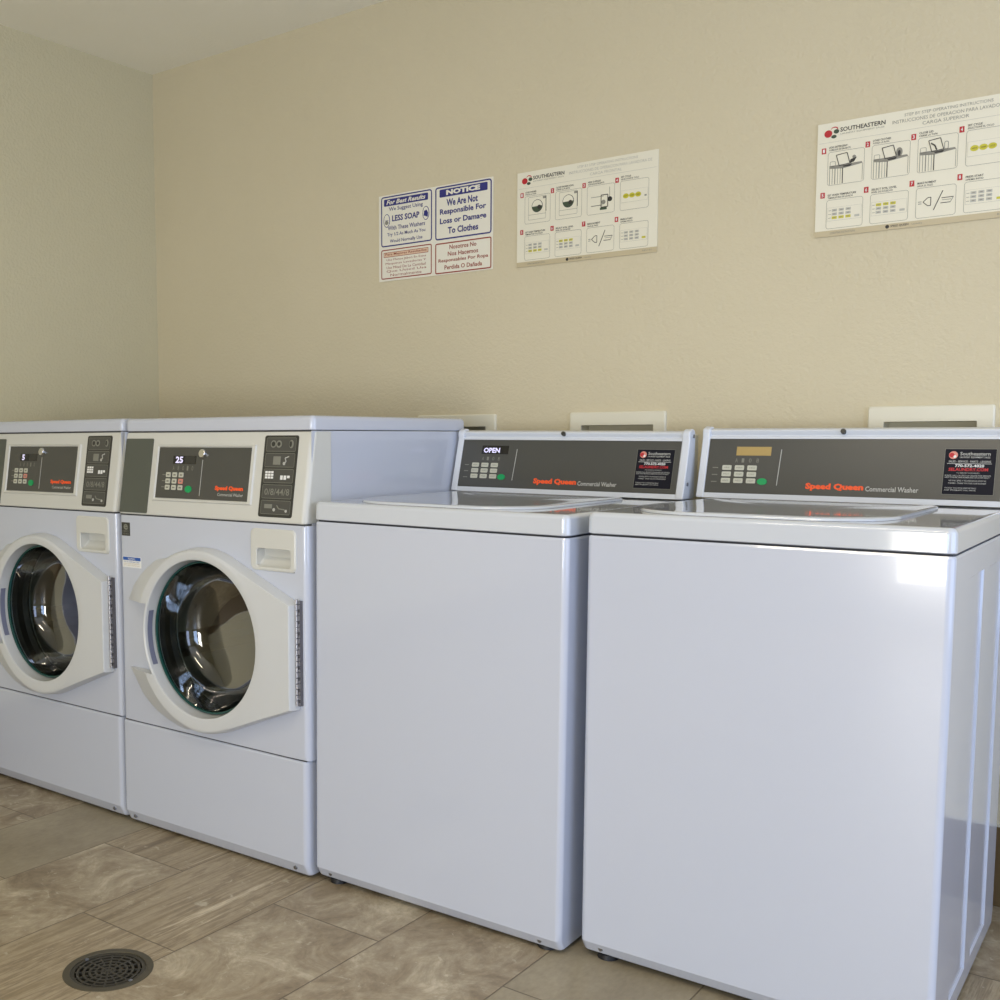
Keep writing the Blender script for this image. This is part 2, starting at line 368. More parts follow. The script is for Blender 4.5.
# ------------------------------------------------------------------ washer lettering shared pieces
def southeastern_sticker(p, u0, v0, u1, v1):
    w, h = u1-u0, v1-v0; X = lambda a: u0+a*w; Yv = lambda b: v0+b*h
    p.rect(u0, v0, u1, v1, STICK, .0006)
    H = .0010
    p.disc(X(.17), Yv(.86), .055*h+.003, PINKR, H); p.disc(X(.14), Yv(.86), .035*h+.0015, REDP, H+.0003); p.disc(X(.20), Yv(.83), .02*h+.001, WHITEP, H+.0003)
    p.text('Southeastern', X(.30), Yv(.855), X(.88), Yv(.93), LINE, H, .01)
    p.text('LAUNDRY EQUIPMENT SALES', X(.30), Yv(.79), X(.88), Yv(.835), LINE, H, .01)
    p.text('SALES - SERVICE - PARTS - LEASING', X(.09), Yv(.70), X(.90), Yv(.745), LINE, H, .01); p.rect(X(.06), Yv(.672), X(.92), Yv(.682), LINE, H)
    p.text('770-572-4020', X(.22), Yv(.60), X(.78), Yv(.66), WHITEP, H, .02)
    p.text('SELAUNDRY.COM', X(.10), Yv(.515), X(.86), Yv(.585), REDP, H, .03)
    p.text('TO REPORT A PROBLEM', X(.26), Yv(.46), X(.70), Yv(.485), LINE, H)
    for k, (a, b, y) in enumerate(((.04, .92, .40), (.04, .90, .36), (.12, .84, .29), (.12, .84, .235))):
        p.text(('PLEASE CALL OR VISIT US ONLINE FOR SERVICE', 'HAVE YOUR MACHINE NUMBER AND LOCATION READY', 'WE WILL SEND A TECHNICIAN AS SOON AS', 'POSSIBLE - THANK YOU FOR YOUR BUSINESS')[k], X(a), Yv(y), X(b), Yv(y+.032), LINE, H)
    p.text('THANK YOU FOR REPORTING', X(.05), Yv(.13), X(.66), Yv(.16), LINE, H); p.text('ANY PROBLEM YOU HAVE', X(.05), Yv(.085), X(.66), Yv(.115), LINE, H)
    p.ring(u0, v0, u1, v1, .0007, MIDG, .001, H)

def screws(t, pts, dy=-.0015):
    for x, z in pts:
        bm = bmesh.new(); cyl(bm, (x, dy, z), .005, .006, 'y', 16); o = obj('screw', bm, SCREW, t); bevel(o, .001)

def feet(t, xs, ys, lean, z1, r=.022):
    for x in xs:
        for y in ys:
            zb = x*math.tan(lean)+.0005
            bm = bmesh.new(); cyl(bm, (x, y, zb), r, .010, 'z', 24, r1=r*.92); cyl(bm, (x, y, zb+.010), r*.55, max(z1+.012-zb-.010, .004), 'z', 16); obj('levelling_foot', bm, BLACK, t)

# ------------------------------------------------------------------ top load washers
TW = .651
def top_loader(loc, rz, ty, label, display):
    t = empty('top_load_washer', loc, (0, radians(ty), radians(rz))); tag(t, label, 'washing machine', 'top load washers')
    zb, zs, zt, D = .0135, .8695, .9141, .655
    # cabinet with pressed side panels
    bm = bmesh.new()
    body(bm, 0, TW, D, [(zb, .016, .004), (zb+.003, .0125, .001), (zb+.024, 0, 0), (zs-.006, 0, 0), (zs-.002, .002, .002)], .013, .008)
    for y in (.14, .298, .36, .534): bmesh.ops.bisect_plane(bm, geom=bm.verts[:]+bm.edges[:]+bm.faces[:], plane_co=(0, y, 0), plane_no=(0, 1, 0))
    for z in (.053, .819): bmesh.ops.bisect_plane(bm, geom=bm.verts[:]+bm.edges[:]+bm.faces[:], plane_co=(0, 0, z), plane_no=(0, 0, 1))
    bm.normal_update()
    for f in [f for f in bm.faces if f.normal.x > .99]:
        c = f.calc_center_median()
        if .053 < c.z < .819 and (.14 < c.y < .298 or .36 < c.y < .534):
            bmesh.ops.inset_region(bm, faces=[f], thickness=.0035, depth=-.0035, use_even_offset=True)
    obj('cabinet', bm, ENAMEL, t, sharp=24)
    bm = bmesh.new(); box(bm, .008, TW-.008, .008, D-.01, zs-.003, zs+.0025); obj('seam_gap', bm, SEAM, t)
    # worktop slab with softly rounded edges
    bm = bmesh.new()
    body(bm, -.001, TW+.001, .70, [(zs+.002, .0005, .0015), (zs+.0045, -.002, 0), (zt-.010, -.001, .001), (zt-.006, .0005, .0025), (zt-.0025, .003, .005), (zt-.0008, .007, .009), (zt, .012, .014)], .016, .01)
    obj('worktop', bm, LIDWHITE, t, sharp=60)
    # hinged lid: a low pan in the worktop with a scooped front edge
    bm = bmesh.new()
    body(bm, .055, .536, .545, [(zt+h_, .018+i_, i_) for h_, i_ in ((.0004, 0), (.0042, .0008), (.0056, .003), (.0060, .007), (.0056, .012), (.0045, .03), (.0036, .06), (.0030, .10), (.0027, .15), (.0026, .20))], .14, .05)
    obj('lid', bm, LIDWHITE, t, sharp=60)
    # console housing
    P0, P1 = Vector((0, .5827, .9172)), Vector((0, .6249, 1.0796)); dv = (P1-P0).normalized(); nn = Vector((0, -dv.z, dv.y))
    def pr(s_, o_=0): p = P0+dv*s_+nn*o_; return (p.y, p.z)
    prof = [pr(0, 0), pr(.012, .0), pr(.012, -.002), pr(.1435, -.002), pr(.1435, .001), pr(.148, .001), pr(.150, -.003), pr(.154, -.004), pr(.157, .001), pr(.161, .0035), pr(.165, .002)]
    prof += [(.637, 1.0812), (.648, 1.0797), (.656, 1.0745), (.659, 1.062), (.659, .9165)]
    bm = bmesh.new(); loft(bm, [[(x, y, z) for y, z in prof] for x in (.012, TW-.010)]); obj('console', bm, PLASTIC, t)
    bm = bmesh.new(); box(bm, .004, TW-.003, .6592, .689, .9165, 1.074); obj('console_back', bm, CREAM, t).modifiers.new('b', 'BEVEL').width = .003  # cream stands in for the wall's reflection and the shade of the gap
    # moulded end caps
    for x0, x1 in ((-.003, .0155), (.634, TW+.003)):
        pc = [pr(-.001, .002), pr(.140, .002), pr(.148, .003), pr(.154, .006), pr(.162, .0075), pr(.168, .005), (.635, 1.0860), (.644, 1.0845), (.650, 1.079), (.653, 1.066), (.653, .9160)]
        bm = bmesh.new(); loft(bm, [[(x, y, z) for y, z in pc] for x in (x0, x1)]); c = obj('console_end_cap', bm, PLASTIC, t); bevel(c, .0035, 3)
    for y, z in ((.638, 1.068), (.606, .953)):
        bm = bmesh.new(); cyl(bm, (TW+.001, y, z), .0045, .004, 'x', 14); obj('screw', bm, SBLUE if False else SCREW, t)
    # fascia and its graphics
    fr = ((0, P0.y, P0.z), (1, 0, 0), dv)
    p = Print((0, P0.y, P0.z), (1, 0, 0), dv, [GREYP]); p.rect(.0165, .0125, .633, .143, GREYP, .0004, -.002)
    p.line((.183, .033), (.186, .118), .0016, LINE, .0010)
    for k, u in enumerate((.085, .100, .117, .134)): p.text(('7', '?', '8', '!')[0] if False else 'A1 0 8'.replace(' ', '')[k], u-.003, .086, u+.003, .096, MIDG, .0009)
    for k, v in enumerate((.073, .056, .039)): p.line((.030, v), (.043, v), .002, MIDG, .0009)
    fa = p.build('fascia', t)
    p = Print((0, P0.y, P0.z), (1, 0, 0), dv, [ORANGE]); H = .0010
    p.text('Speed Queen', .247, .023, .370, .041, ORANGE, H, .055); p.build('brand_lettering', t)
    p = Print((0, P0.y, P0.z), (1, 0, 0), dv, [LINE]); p.text('Commercial Washer', .374, .025, .480, .0365, LINE, H, .02); p.build('model_lettering', t)
    p = Print((0, P0.y, P0.z), (1, 0, 0), dv, [])
    if display == 'OPEN':
        p.rect(.078, .104, .160, .127, LCDB, .0008); p.text('OPEN', .084, .107, .134, .121, DIGIT, .0012, .03)
    else:
        p.rect(.083, .103, .163, .124, LCDO, .0012)
    p.build('display', t)
    for r in range(3):
        for c in range(3):
            p = Print((0, P0.y, P0.z), (1, 0, 0), dv, [KEY]); u, v = .0535+.0295*c, .0675-.0155*r
            p.rect(u, v, u+.0215, v+.0115, KEY, .0018, r=.002); p.text(('NORMAL', 'PERM', 'DELI', 'HOT', 'WARM', 'COLD', 'HEAVY', 'MED', 'LIGHT')[r*3+c], u+.004, v+.004, u+.0175, v+.0075, MIDG, .0020); p.build('key', t)
    p = Print((0, P0.y, P0.z), (1, 0, 0), dv, [GREEN]); p.disc(.1495, .041, .008, GREEN, .0022, ru=.0115); p.build('start_button', t)
    p = Print((0, P0.y, P0.z), (1, 0, 0), dv, [STICK]); southeastern_sticker(p, .524, .0235, .6205, .1225); p.build('service_sticker', t)
    # round sensor / lock on the top rail
    c0 = P0+dv*.160+nn*.0035+Vector((.317, 0, 0)); bm = bmesh.new(); R = Matrix.Translation(c0) @ Vector((0, 0, 1)).rotation_difference(nn).to_matrix().to_4x4()
    bmesh.ops.create_cone(bm, cap_ends=True, segments=24, radius1=.0062, radius2=.0055, depth=.008, matrix=R); obj('lock_plug', bm, DARK, t)
    screws(t, [(.043, zb+.0125), (TW-.05, zb+.0125)], .006)
    feet(t, (.047, TW-.045), (.036, .60), radians(ty), zb)
    return t
t1 = top_loader((-.6895, -.0450, 0), 1.18, .52, 'white top load washer next to the front loaders, display lit with letters', 'OPEN')
t1.scale = (1.008, 1, 1)
t2 = top_loader((-.0045, 0, 0), 1.15, .24, 'white top load washer nearest the camera, with a blank amber display', 'AMBER')

t2.scale = (1.006, 1, 1)
# ------------------------------------------------------------------ front load washers
FW = .678
def front_loader(loc, rz, ty, label, digits):
    t = empty('front_load_washer', loc, (0, radians(ty), radians(rz))); tag(t, label, 'washing machine', 'front load washers')
    D = .665; zb, zl, zs, zk, zt = .008, .2938, .8588, 1.079, 1.1155
    CX, CZ = .345, .557
    # rear cabinet shell
    bm = bmesh.new()
    for x0, x1 in ((.0015, .0035), (FW-.0035, FW-.0015)): box(bm, x0, x1, .03, D, zb+.004, zk)
    box(bm, .0035, FW-.0035, D-.004, D, zb+.004, zk); box(bm, .0035, FW-.0035, .02, D-.004, zb+.004, zb+.006)
    obj('cabinet', bm, ENAMEL, t)
    bm = bmesh.new(); box(bm, .006, FW-.006, .006, .03, zl-.006, zl+.004); obj('seam_gap', bm, SEAM, t)
    for ya, yb_, zz in ((.006, .03, zs), (.040, .07, zk)): bm = bmesh.new(); box(bm, .006, FW-.006, ya, yb_, zz-.006, zz+.004); obj('seam_gap', bm, SEAM, t)
    # lower service panel
    bm = bmesh.new(); body(bm, 0, FW, .05, [(zb, .017, .004), (zb+.003, .0135, .001), (zb+.030, .0, 0), (zl-.006, 0, 0), (zl-.003, .0015, .0015), (zl-.0015, .004, .003)], .014, .004); obj('lower_panel', bm, ENAMEL, t, sharp=24)
    screws(t, [(.040, zb+.016), (FW-.043, zb+.016)], .003)
    # front panel with the round door opening
    bm = bmesh.new(); n = 96; hw, z0, z1 = FW/2, zl+.0015, zs-.0015
    angs = sorted([2*pi*k/n for k in range(n)]+[atan2(sz-CZ, sx*(hw-.014)) % (2*pi) for sx in (-1, 1) for sz in (z0+.003, z1-.003)])
    def rect_pt(a, wx, za, zb_):
        c, s_ = cos(a), sin(a); tt = 1e9
        if abs(c) > 1e-9: tt = min(tt, wx/abs(c))
        if s_ > 1e-9: tt = min(tt, (zb_-CZ)/s_)
        if s_ < -1e-9: tt = min(tt, (za-CZ)/s_)
        return (CX+tt*c, CZ+tt*s_)
    loops = [[(CX+.197*cos(a), .012, CZ+.197*sin(a)) for a in angs], [(CX+.20*cos(a), .0, CZ+.20*sin(a)) for a in angs]]
    base = [rect_pt(a, hw-.014, z0+.003, z1-.003) for a in angs]
    loops.append([(x, 0, z) for x, z in base])
    for k in range(1, 6):
        f = k/5; out = []
        for x, z in base:
            ex = abs(abs(x-CX)-(hw-.014)) < 1e-6; ez = (abs(z-(z0+.003)) < 1e-6) or (abs(z-(z1-.003)) < 1e-6)
            dxx = (.014*sin(f*pi/2))*(1 if x > CX else -1) if ex else 0
            dzz = (.003*sin(f*pi/2))*(1 if z > CZ else -1) if ez else 0
            out.append((x+dxx, .014*(1-cos(f*pi/2)) if ex else .003*(1-cos(f*pi/2))+(0), z+dzz))
        loops.append(out)
    loops.append([(x, .035, z) for x, y, z in loops[-1]])
    loft(bm, loops, False, False); fpo = obj('front_panel', bm, ENAMEL, t, sharp=50)
    bm = bmesh.new(); box(bm, .514, .646, -.02, .033, .744, .807); cut = obj('cut', bm, ENAMEL, t, wn=False)
    wn_ = fpo.modifiers['wn']; fpo.modifiers.remove(wn_); bo = fpo.modifiers.new('b', 'BOOLEAN'); bo.operation = 'DIFFERENCE'; bo.object = cut; bo.solver = 'FAST'
    bpy.context.view_layer.update(); nm = bpy.data.meshes.new_from_object(fpo.evaluated_get(bpy.context.evaluated_depsgraph_get())); fpo.modifiers.remove(bo); nm.set_sharp_from_angle(angle=radians(40)); fpo.data = nm; bpy.data.objects.remove(cut)
    w_ = fpo.modifiers.new('wn', 'WEIGHTED_NORMAL'); w_.keep_sharp = True; w_.weight = 80
    # control panel, leaning back
    TL = .0325/.2076
    bm = bmesh.new(); body(bm, 0, FW, .10, [(zs+.0015, .004, .003), (zs+.003, .0015, .0015), (zs+.007, .001, 0), (zk-.004, TL*(zk-.004-zs), 0), (zk-.0015, TL*(zk-zs)+.002, .0015)], .014, .004); obj('control_panel', bm, WARMP, t, sharp=60)
    # top cap
    yk = TL*(zk-zs)
    bm = bmesh.new(); body(bm, 0, FW, D+.015, [(zk+.0015, yk+.002, .0015), (zk+.004, yk-.001, 0), (zt-.012, yk-.001, 0), (zt-.006, yk+.001, .002), (zt-.002, yk+.005, .006), (zt, yk+.012, .013)], .014, .014); obj('top_panel', bm, ENAMEL, t, sharp=60)
    V = (0, .0325, .2076); O = (0, 0, zs)
    # raised display bezel
    bm_ = Print(O, (1, 0, 0), V, [WARMP])
    A = [(.135, .040), (.501, .040), (.501, .190), (.135, .190)]; B = [(.147, .049), (.485, .049), (.485, .182), (.147, .182)]
    for h, pts in ((0, None),): pass
    va = lambda pts, h: [bm_.bm.verts.new(bm_.P(u, v, h)) for u, v in pts]
    g = lambda pts, d: [(u+(d if u < .3 else -d), v+(d if v < .1 else -d)) for u, v in pts]
    rings = [va(A, -.001), va(g(A, .003), .004), va(g(B, -.003), .004), va(B, .0008)]
    for a, b in zip(rings, rings[1:]):
        for i in range(4): bm_.bm.faces.new((a[i], a[(i+1) % 4], b[(i+1) % 4], b[i]))
    bm_.build('display_bezel', t)
    p = Print(O, (1, 0, 0), V, [GREYP]); p.rect(.147, .049, .485, .182, GREYP, .0010)
    p.line((.3145, .058), (.315, .150), .0016, LINE, .0016)
    for k, u in enumerate((.209, .227, .245, .262, .280)): p.text('A8010'[k], u-.003, .122, u+.003, .134, MIDG, .0016)
    for k, v in enumerate((.110, .094, .078)): p.line((.168, v), (.180, v), .002, MIDG, .0015)
    p.build('fascia', t)
    p = Print(O, (1, 0, 0), V, [LCDB]); p.rect(.204, .139, .290, .160, LCDB, .0014); p.rect(.250, .140, .288, .159, DARK, .0016); p.text(digits, .214, .141, .214+.014*len(digits), .158, DIGIT, .0018, .03); p.build('display', t)
    p = Print(O, (1, 0, 0), V, [ORANGE]); p.text('Speed Queen', .369, .072, .468, .0855, ORANGE, .0016, .06); p.build('brand_lettering', t)
    p = Print(O, (1, 0, 0), V, [LINE]); p.text('Commercial Washer', .380, .060, .470, .068, LINE, .0016, .01); p.build('model_lettering', t)
    for r in range(3):
        for c in range(3):
            p = Print(O, (1, 0, 0), V, [PINKR if (r, c) == (1, 2) else KEY]); u, v = .183+.0245*c, .104-.0165*r
            p.rect(u, v, u+.017, v+.0125, p.mats[0], .0026, r=.002); p.rect(u+.004, v+.004, u+.013, v+.008, MIDG, .0028); p.build('key', t)
    p = Print(O, (1, 0, 0), V, [GREEN]); p.disc(.272, .074, .009, GREEN, .0028, ru=.0125); p.build('start_button', t)
    # coin-box lock
    c0 = Vector((.315, 0, zs))+Vector(V).normalized()*.166; N3 = Vector((1, 0, 0)).cross(Vector(V).normalized()); bm = bmesh.new()
    R = Vector((0, 0, 1)).rotation_difference(N3).to_matrix().to_4x4()
    bmesh.ops.create_cone(bm, cap_ends=True, segments=32, radius1=.0125, radius2=.0105, depth=.010, matrix=Matrix.Translation(c0+N3*.004) @ R)
    lk = obj('lock', bm, CHROME, t); bevel(lk, .0015)
    # side decals
    p = Print(O, (1, 0, 0), V, [DECAL]); p.rect(.008, .006, .120, .205, DECAL, .0010, r=.004); p.build('left_decal', t)
    p = Print(O, (1, 0, 0), V, [DECAL]); p.rect(.526, .015, .636, .212, DARK, .0010, r=.006); H = .0014; H2 = .0018
    for k in range(5):
        v0 = .022+.0378*k; p.ring(.533, v0, .629, v0+.0335, .0010, MIDG, .003, H); p.rect(.534, v0+.001, .628, v0+.0325, GREYP, H-.0002, r=.003)
    v = .022+.0378*4; p.disc(.556, v+.018, .009, MIDG, H2); p.disc(.556, v+.018, .006, DARK, H2+.0002); p.disc(.574, v+.018, .009, MIDG, H2); p.disc(.574, v+.018, .005, DARK, H2+.0002); p.disc(.614, v+.018, .010, MIDG, H2, ru=.007); p.disc(.612, v+.018, .007, DARK, H2+.0002, ru=.004)
    v = .022+.0378*3; p.rect(.560, v+.006, .584, v+.026, MIDG, H2); p.path([(.594, v+.008), (.602, v+.014), (.598, v+.022), (.610, v+.026)], .0025, LINE, H2); p.disc(.596, v+.009, .004, LINE, H2)
    v = .022+.0378*2
    for a in range(3):
        for b in range(3): p.rect(.538+.0095*a, v+.010+.0065*b, .5455+.0095*a, v+.0150+.0065*b, WHITEP, H2)
    for a in range(3): p.rect(.588+.011*a, v+.008+.004*(a == 2), .596+.011*a, v+.018, WHITEP, H2)
    v = .022+.0378; p.text('0/8/44/8', .541, v+.008, .622, v+.024, MIDG, H2, .01)
    v = .022; p.rect(.545, v+.014, .570, v+.024, MIDG, H2); p.disc(.577, v+.011, .004, LINE, H2); p.path([(.585, v+.022), (.592, v+.014), (.612, v+.012)], .0025, MIDG, H2); p.disc(.616, v+.009, .0035, LINE, H2)
    p.build('instruction_decal', t)
    # small stickers on the front panel
    p = Print((0, 0, 0), (1, 0, 0), (0, 0, 1), [DARK]); p.rect(.017, .801, .051, .837, DARK, .0005); p.text('e', .025, .817, .043, .833, MIDG, .0007, .03); p.text('ENERGY', .021, .811, .047, .8155, MIDG, .0007); p.text('STAR', .021, .804, .047, .8085, MIDG, .0007); p.build('energy_label', t)
    p = Print((0, 0, 0), (1, 0, 0), (0, 0, 1), [WHITEP]); p.rect(.018, .716, .094, .745, WHITEP, .0004); p.rect(.020, .735, .092, .744, SBLUE, .0006); p.text('WARNING', .040, .7365, .070, .7425, WHITEP, .0008)
    for k in range(3): p.text(('USE HE DETERGENT ONLY', 'LOW SUDS DETERGENT', 'DO NOT OVERLOAD'), 0, 0, 1, 1, MIDG) if False else p.text(('USE HE DETERGENT ONLY', 'LOW SUDS DETERGENT', 'DO NOT OVERLOAD')[k], .024, .7295-.005*k, .088, .7325-.005*k, FOOT if k else SBLUE, .0007)
    p.build('blue_label', t)
    # dispenser drawer with finger pull
    dr_ = Print((0, 0, 0), (1, 0, 0), (0, 0, 1), [WARMP])
    OUT = Print.rr(.504, .744, .652, .846, .014, 5); L4 = [(-.0003, 0), (.0022, .001), (.0036, .004)]
    bm = dr_.bm; loops = [[dr_.P(u+(ins if u < .58 else -ins), v_+(ins if v_ < .79 else -ins), h) for u, v_ in OUT] for h, ins in L4]
    IN = Print.rr(.523, .752, .637, .799, .008, 5)
    loops += [[dr_.P(u, v_, .0036) for u, v_ in IN], [dr_.P(u+(.002 if u < .58 else -.002), v_+(.002 if v_ < .79 else -.001), .0015) for u, v_ in IN]]
    loft(bm, loops, False, False); bmesh.ops.recalc_face_normals(bm, faces=bm.faces)
    dd = dr_.build('dispenser_drawer', t)
    bm = bmesh.new(); loops = []
    for f in range(7):
        a = f/6
        sc = 1-.06*a
        loops.append([(.58+(u-.58)*sc, -.0016+.026*a, .7755+(v_-.7755)*(1-.5*a*a)+.012*a*a) for u, v_ in IN])
    loft(bm, loops, False, True); obj('finger_pull', bm, WARMP, dd)
    # door
    bm = bmesh.new(); n = 192; CR = .240; QX, QT, QB = .3125, .115, -.136
    def topf(a): return .055*max(0, cos((a-radians(88))*1.15)) if abs(a-radians(88)) < radians(78) else 0
    def rout(a):
        c, s_ = cos(a), sin(a); best = CR*(1-topf(a))
        if c > 0:
            pts = []
            for z_, sg in ((QT, 1), (QB, -1)):
                d_ = sqrt(QX*QX+z_*z_); ac = atan2(z_, QX); cr_ = CR*(.949 if z_ > 0 else 1); off_ = math.acos(cr_/d_); ta = ac+sg*off_
                pts.append(((QX, z_), (cr_*cos(ta), cr_*sin(ta))))
            if QB/QX <= s_/c <= QT/QX: return QX/c
            for (q0, q1) in pts:
                ex, ez = q1[0]-q0[0], q1[1]-q0[1]; den = c*ez-s_*ex
                if abs(den) > 1e-9:
                    r_ = (q0[0]*ez-q0[1]*ex)/den; w_ = ((r_*c-q0[0])*ex+(r_*s_-q0[1])*ez)/(ex*ex+ez*ez)
                    if 0 <= w_ <= 1 and r_ > best: best = r_
        return best
    TAB = [(0, .244), (70, .238), (90, .232), (100, .234), (112, .239), (125, .252), (140, .272), (150, .289), (160, .304), (167, .316), (180, .325), (200, .322), (211, .311), (221, .300), (233, .285), (246, .270), (260, .256), (272, .247), (360, .244)]
    def tab(a):
        d_ = math.degrees(a)
        for (p_, q_), (p2, q2) in zip(TAB, TAB[1:]):
            if p_ <= d_ <= p2: return q_+(q2-q_)*(d_-p_)/(p2-p_)
    ZT, ZB = .074, -.111
    rays = [('n', 2*pi*k/n) for k in range(n) if not radians(157.5) < 2*pi*k/n < radians(214.5)]+[('n', atan2(QT, QX)), ('n', atan2(QB, QX) % (2*pi))]
    rays += [('p', radians(160.5+50*k/24)) for k in range(25)]+[('nt', radians(158)), ('pt', radians(158.5)), ('pb', radians(213)), ('nb', radians(213.5))]
    rays.sort(key=lambda r_: r_[1]); loops = [[] for _ in range(10)]
    for kd, a in rays:
        aa = {'nt': radians(163), 'nb': radians(204)}.get(kd, a); R_ = rout(aa) if kd == 'n' else CR; tf = topf(a); rt = tab(aa); w = min(max((rt-.245+.055*tf*0)/.02, 0), 1)
        lerp = lambda p_, q_: (p_[0]+(q_[0]-p_[0])*w, p_[1]+(q_[1]-p_[1])*w)
        tail = [(.2300*(1-tf), -.0365), (.2335*(1-tf), -.0350), lerp((R_-.0035, -.0340), (.2375*(1-tf), -.0335)), lerp((R_, -.0305), (rt-.006, -.0100)), lerp((R_+.004, -.0008), (rt, -.0008))]
        if kd[0] == 'p': tail = [(.2060, -.0360), (.2090, -.0345), (.2110, -.0320), (.2120, -.0290), (.2125, -.0008)]
        pr_ = [(.1965, .006), (.1990, -.004), (.2000, -.029), (.2015, -.0335), (.2050, -.0355)]+tail
        for k, (r_, y_) in enumerate(pr_):
            if kd in ('nt', 'pt', 'nb', 'pb'):
                z_ = ZT if kd[1] == 't' else ZB; loops[k].append((CX-sqrt(r_*r_-z_*z_), y_, CZ+z_))
            else: loops[k].append((CX+r_*cos(a), y_, CZ+r_*sin(a)))
    loft(bm, loops, False, False); dd = obj('door', bm, DOORP, t, sharp=38)
    # grip slot in the inner wall of the door ring
    bm = bmesh.new(); NB = 24; L = []
    for k in range(NB+1):
        a = radians(164)+radians(42)*k/NB; L.append([(CX+r_*cos(a), y_, CZ+r_*sin(a)) for r_, y_ in ((.1992, -.027), (.1984, -.027), (.1980, -.012), (.1988, -.012))])
    loft(bm, L); obj('door_grip_slot', bm, mat_slot, dd)
    # green glass rim and bowl glass
    bm = bmesh.new(); lathe_y(bm, [(.1955, .002), (.1958, -.004), (.1935, -.006), (.1908, -.0045), (.1900, .004)], CX, CZ, 128); obj('glass_rim', bm, TEAL, dd)
    bm = bmesh.new(); lathe_y(bm, [(.1905, 0), (.185, .022), (.176, .055), (.166, .082), (.150, .100), (.120, .112), (.08, .119), (.04, .122), (.002, .123)], CX, CZ, 128, cb=True)
    obj('door_glass', bm, GLASS, dd, wn=False, sharp=80)
    # drum behind it
    bm = bmesh.new(); lathe_y(bm, [(.206, .004), (.203, .014), (.196, .028), (.200, .05), (.192, .062), (.200, .074)], CX, CZ, 96); obj('door_gasket', bm, BLACK, t)
    bm = bmesh.new(); lathe_y(bm, [(.199, .076), (.205, .071), (.214, .078), (.262, .090), (.268, .10), (.268, .46), (.262, .47), (.20, .475), (.17, .462), (.12, .47), (.05, .47), (.045, .455), (.002, .452)], CX, CZ, 96, cb=True)
    dm = obj('drum', bm, STEEL, t, wn=False, sharp=60)
    for k in range(3):
        a = radians(75+120*k); bm = bmesh.new(); ca_, sa = cos(a), sin(a); L = []
        for y_ in (.11, .13, .42, .45):
            hh = .045 if .12 < y_ < .43 else .006
            L.append([(CX+ca_*r_-sa*w_, y_, CZ+sa*r_+ca_*w_) for r_, w_ in ((.266, -.035), (.266-hh, -.012), (.266-hh, .012), (.266, .035))])
        loft(bm, L); obj('drum_lifter', bm, STEEL, dm)
    # piano hinge
    bm = bmesh.new(); box(bm, CX+QX+.003, CX+QX+.0130, -.010, 0, .430, .681, 1)
    z_ = .432; k = 0
    while z_ < .678:
        cyl(bm, (CX+QX+.0060, -.0145, z_), .0034, .0115, 'z', 12, 0); box(bm, CX+QX+.0055, CX+QX+.0125, -.013, -.009, z_+(.001 if k % 2 else 0), z_+(.0115 if k % 2 else .006), 0); z_ += .0135; k += 1
    obj('hinge', bm, [HINGEM, HINGED], t)
    feet(t, (.05, FW-.05), (.06, .60), radians(ty), zb)
    return t
mat_slot = mat('slate grey slot', s2l(120, 124, 146), .5)
front_loader((-1.3776, -.0645, 0), .4236, .0829, 'white front load washer between another front loader and the top loaders, display reads 25', '25')
front_loader((-2.0660, -.0554, 0), -.6, -.1306, 'leftmost white front load washer, cut by the left edge of the photo, display reads 5', '5')

# ------------------------------------------------------------------ washer outlet boxes in the wall
for (a, b), lab in zip(BOXES, ('cream wall outlet box mostly hidden behind the front load washer', 'cream wall outlet box with an opening, behind the farther top load washer', 'cream wall outlet box behind the nearest top load washer, at the right edge')):
    t = empty('outlet_box', ((a+b)/2, YB, BZ0)); tag(t, lab, 'outlet box', 'washer outlet boxes in the back wall')
    w, h = b-a, BZ1-BZ0; P_ = Print((-w/2, 0, 0), (1, 0, 0), (0, 0, 1), [CREAM])
    OUT = Print.rr(0, 0, w, h, .006, 3); IN = Print.rr(.036, .030, w-.034, h-.036, .002, 3)
    L = []
    for hh, ins in ((.0002, 0), (.007, 0), (.010, .003)): L.append([P_.P(u+(ins if u < w/2 else -ins), v+(ins if v < h/2 else -ins), hh) for u, v in OUT])
    L += [[P_.P(u, v, .010) for u, v in IN], [P_.P(u, v, .004) for u, v in IN]]
    loft(P_.bm, L, False, False); bmesh.ops.recalc_face_normals(P_.bm, faces=P_.bm.faces); P_.build('flange', t)
    bm = bmesh.new(); loft(bm, [[(-w/2+u, y_, v) for u, v in Print.rr(.0365, .0305, w-.0345, h-.0365, .002, 3)] for y_ in (-.004, .035)], False, True); obj('recess', bm, RECESS, t, wn=False)
    for k in (-1, 1):
        bm = bmesh.new(); cyl(bm, (k*.05, .018, .05), .010, .045, 'z', 16); cyl(bm, (k*.05, .008, .075), .008, .012, 'y', 16); obj('valve', bm, BRASS, t)

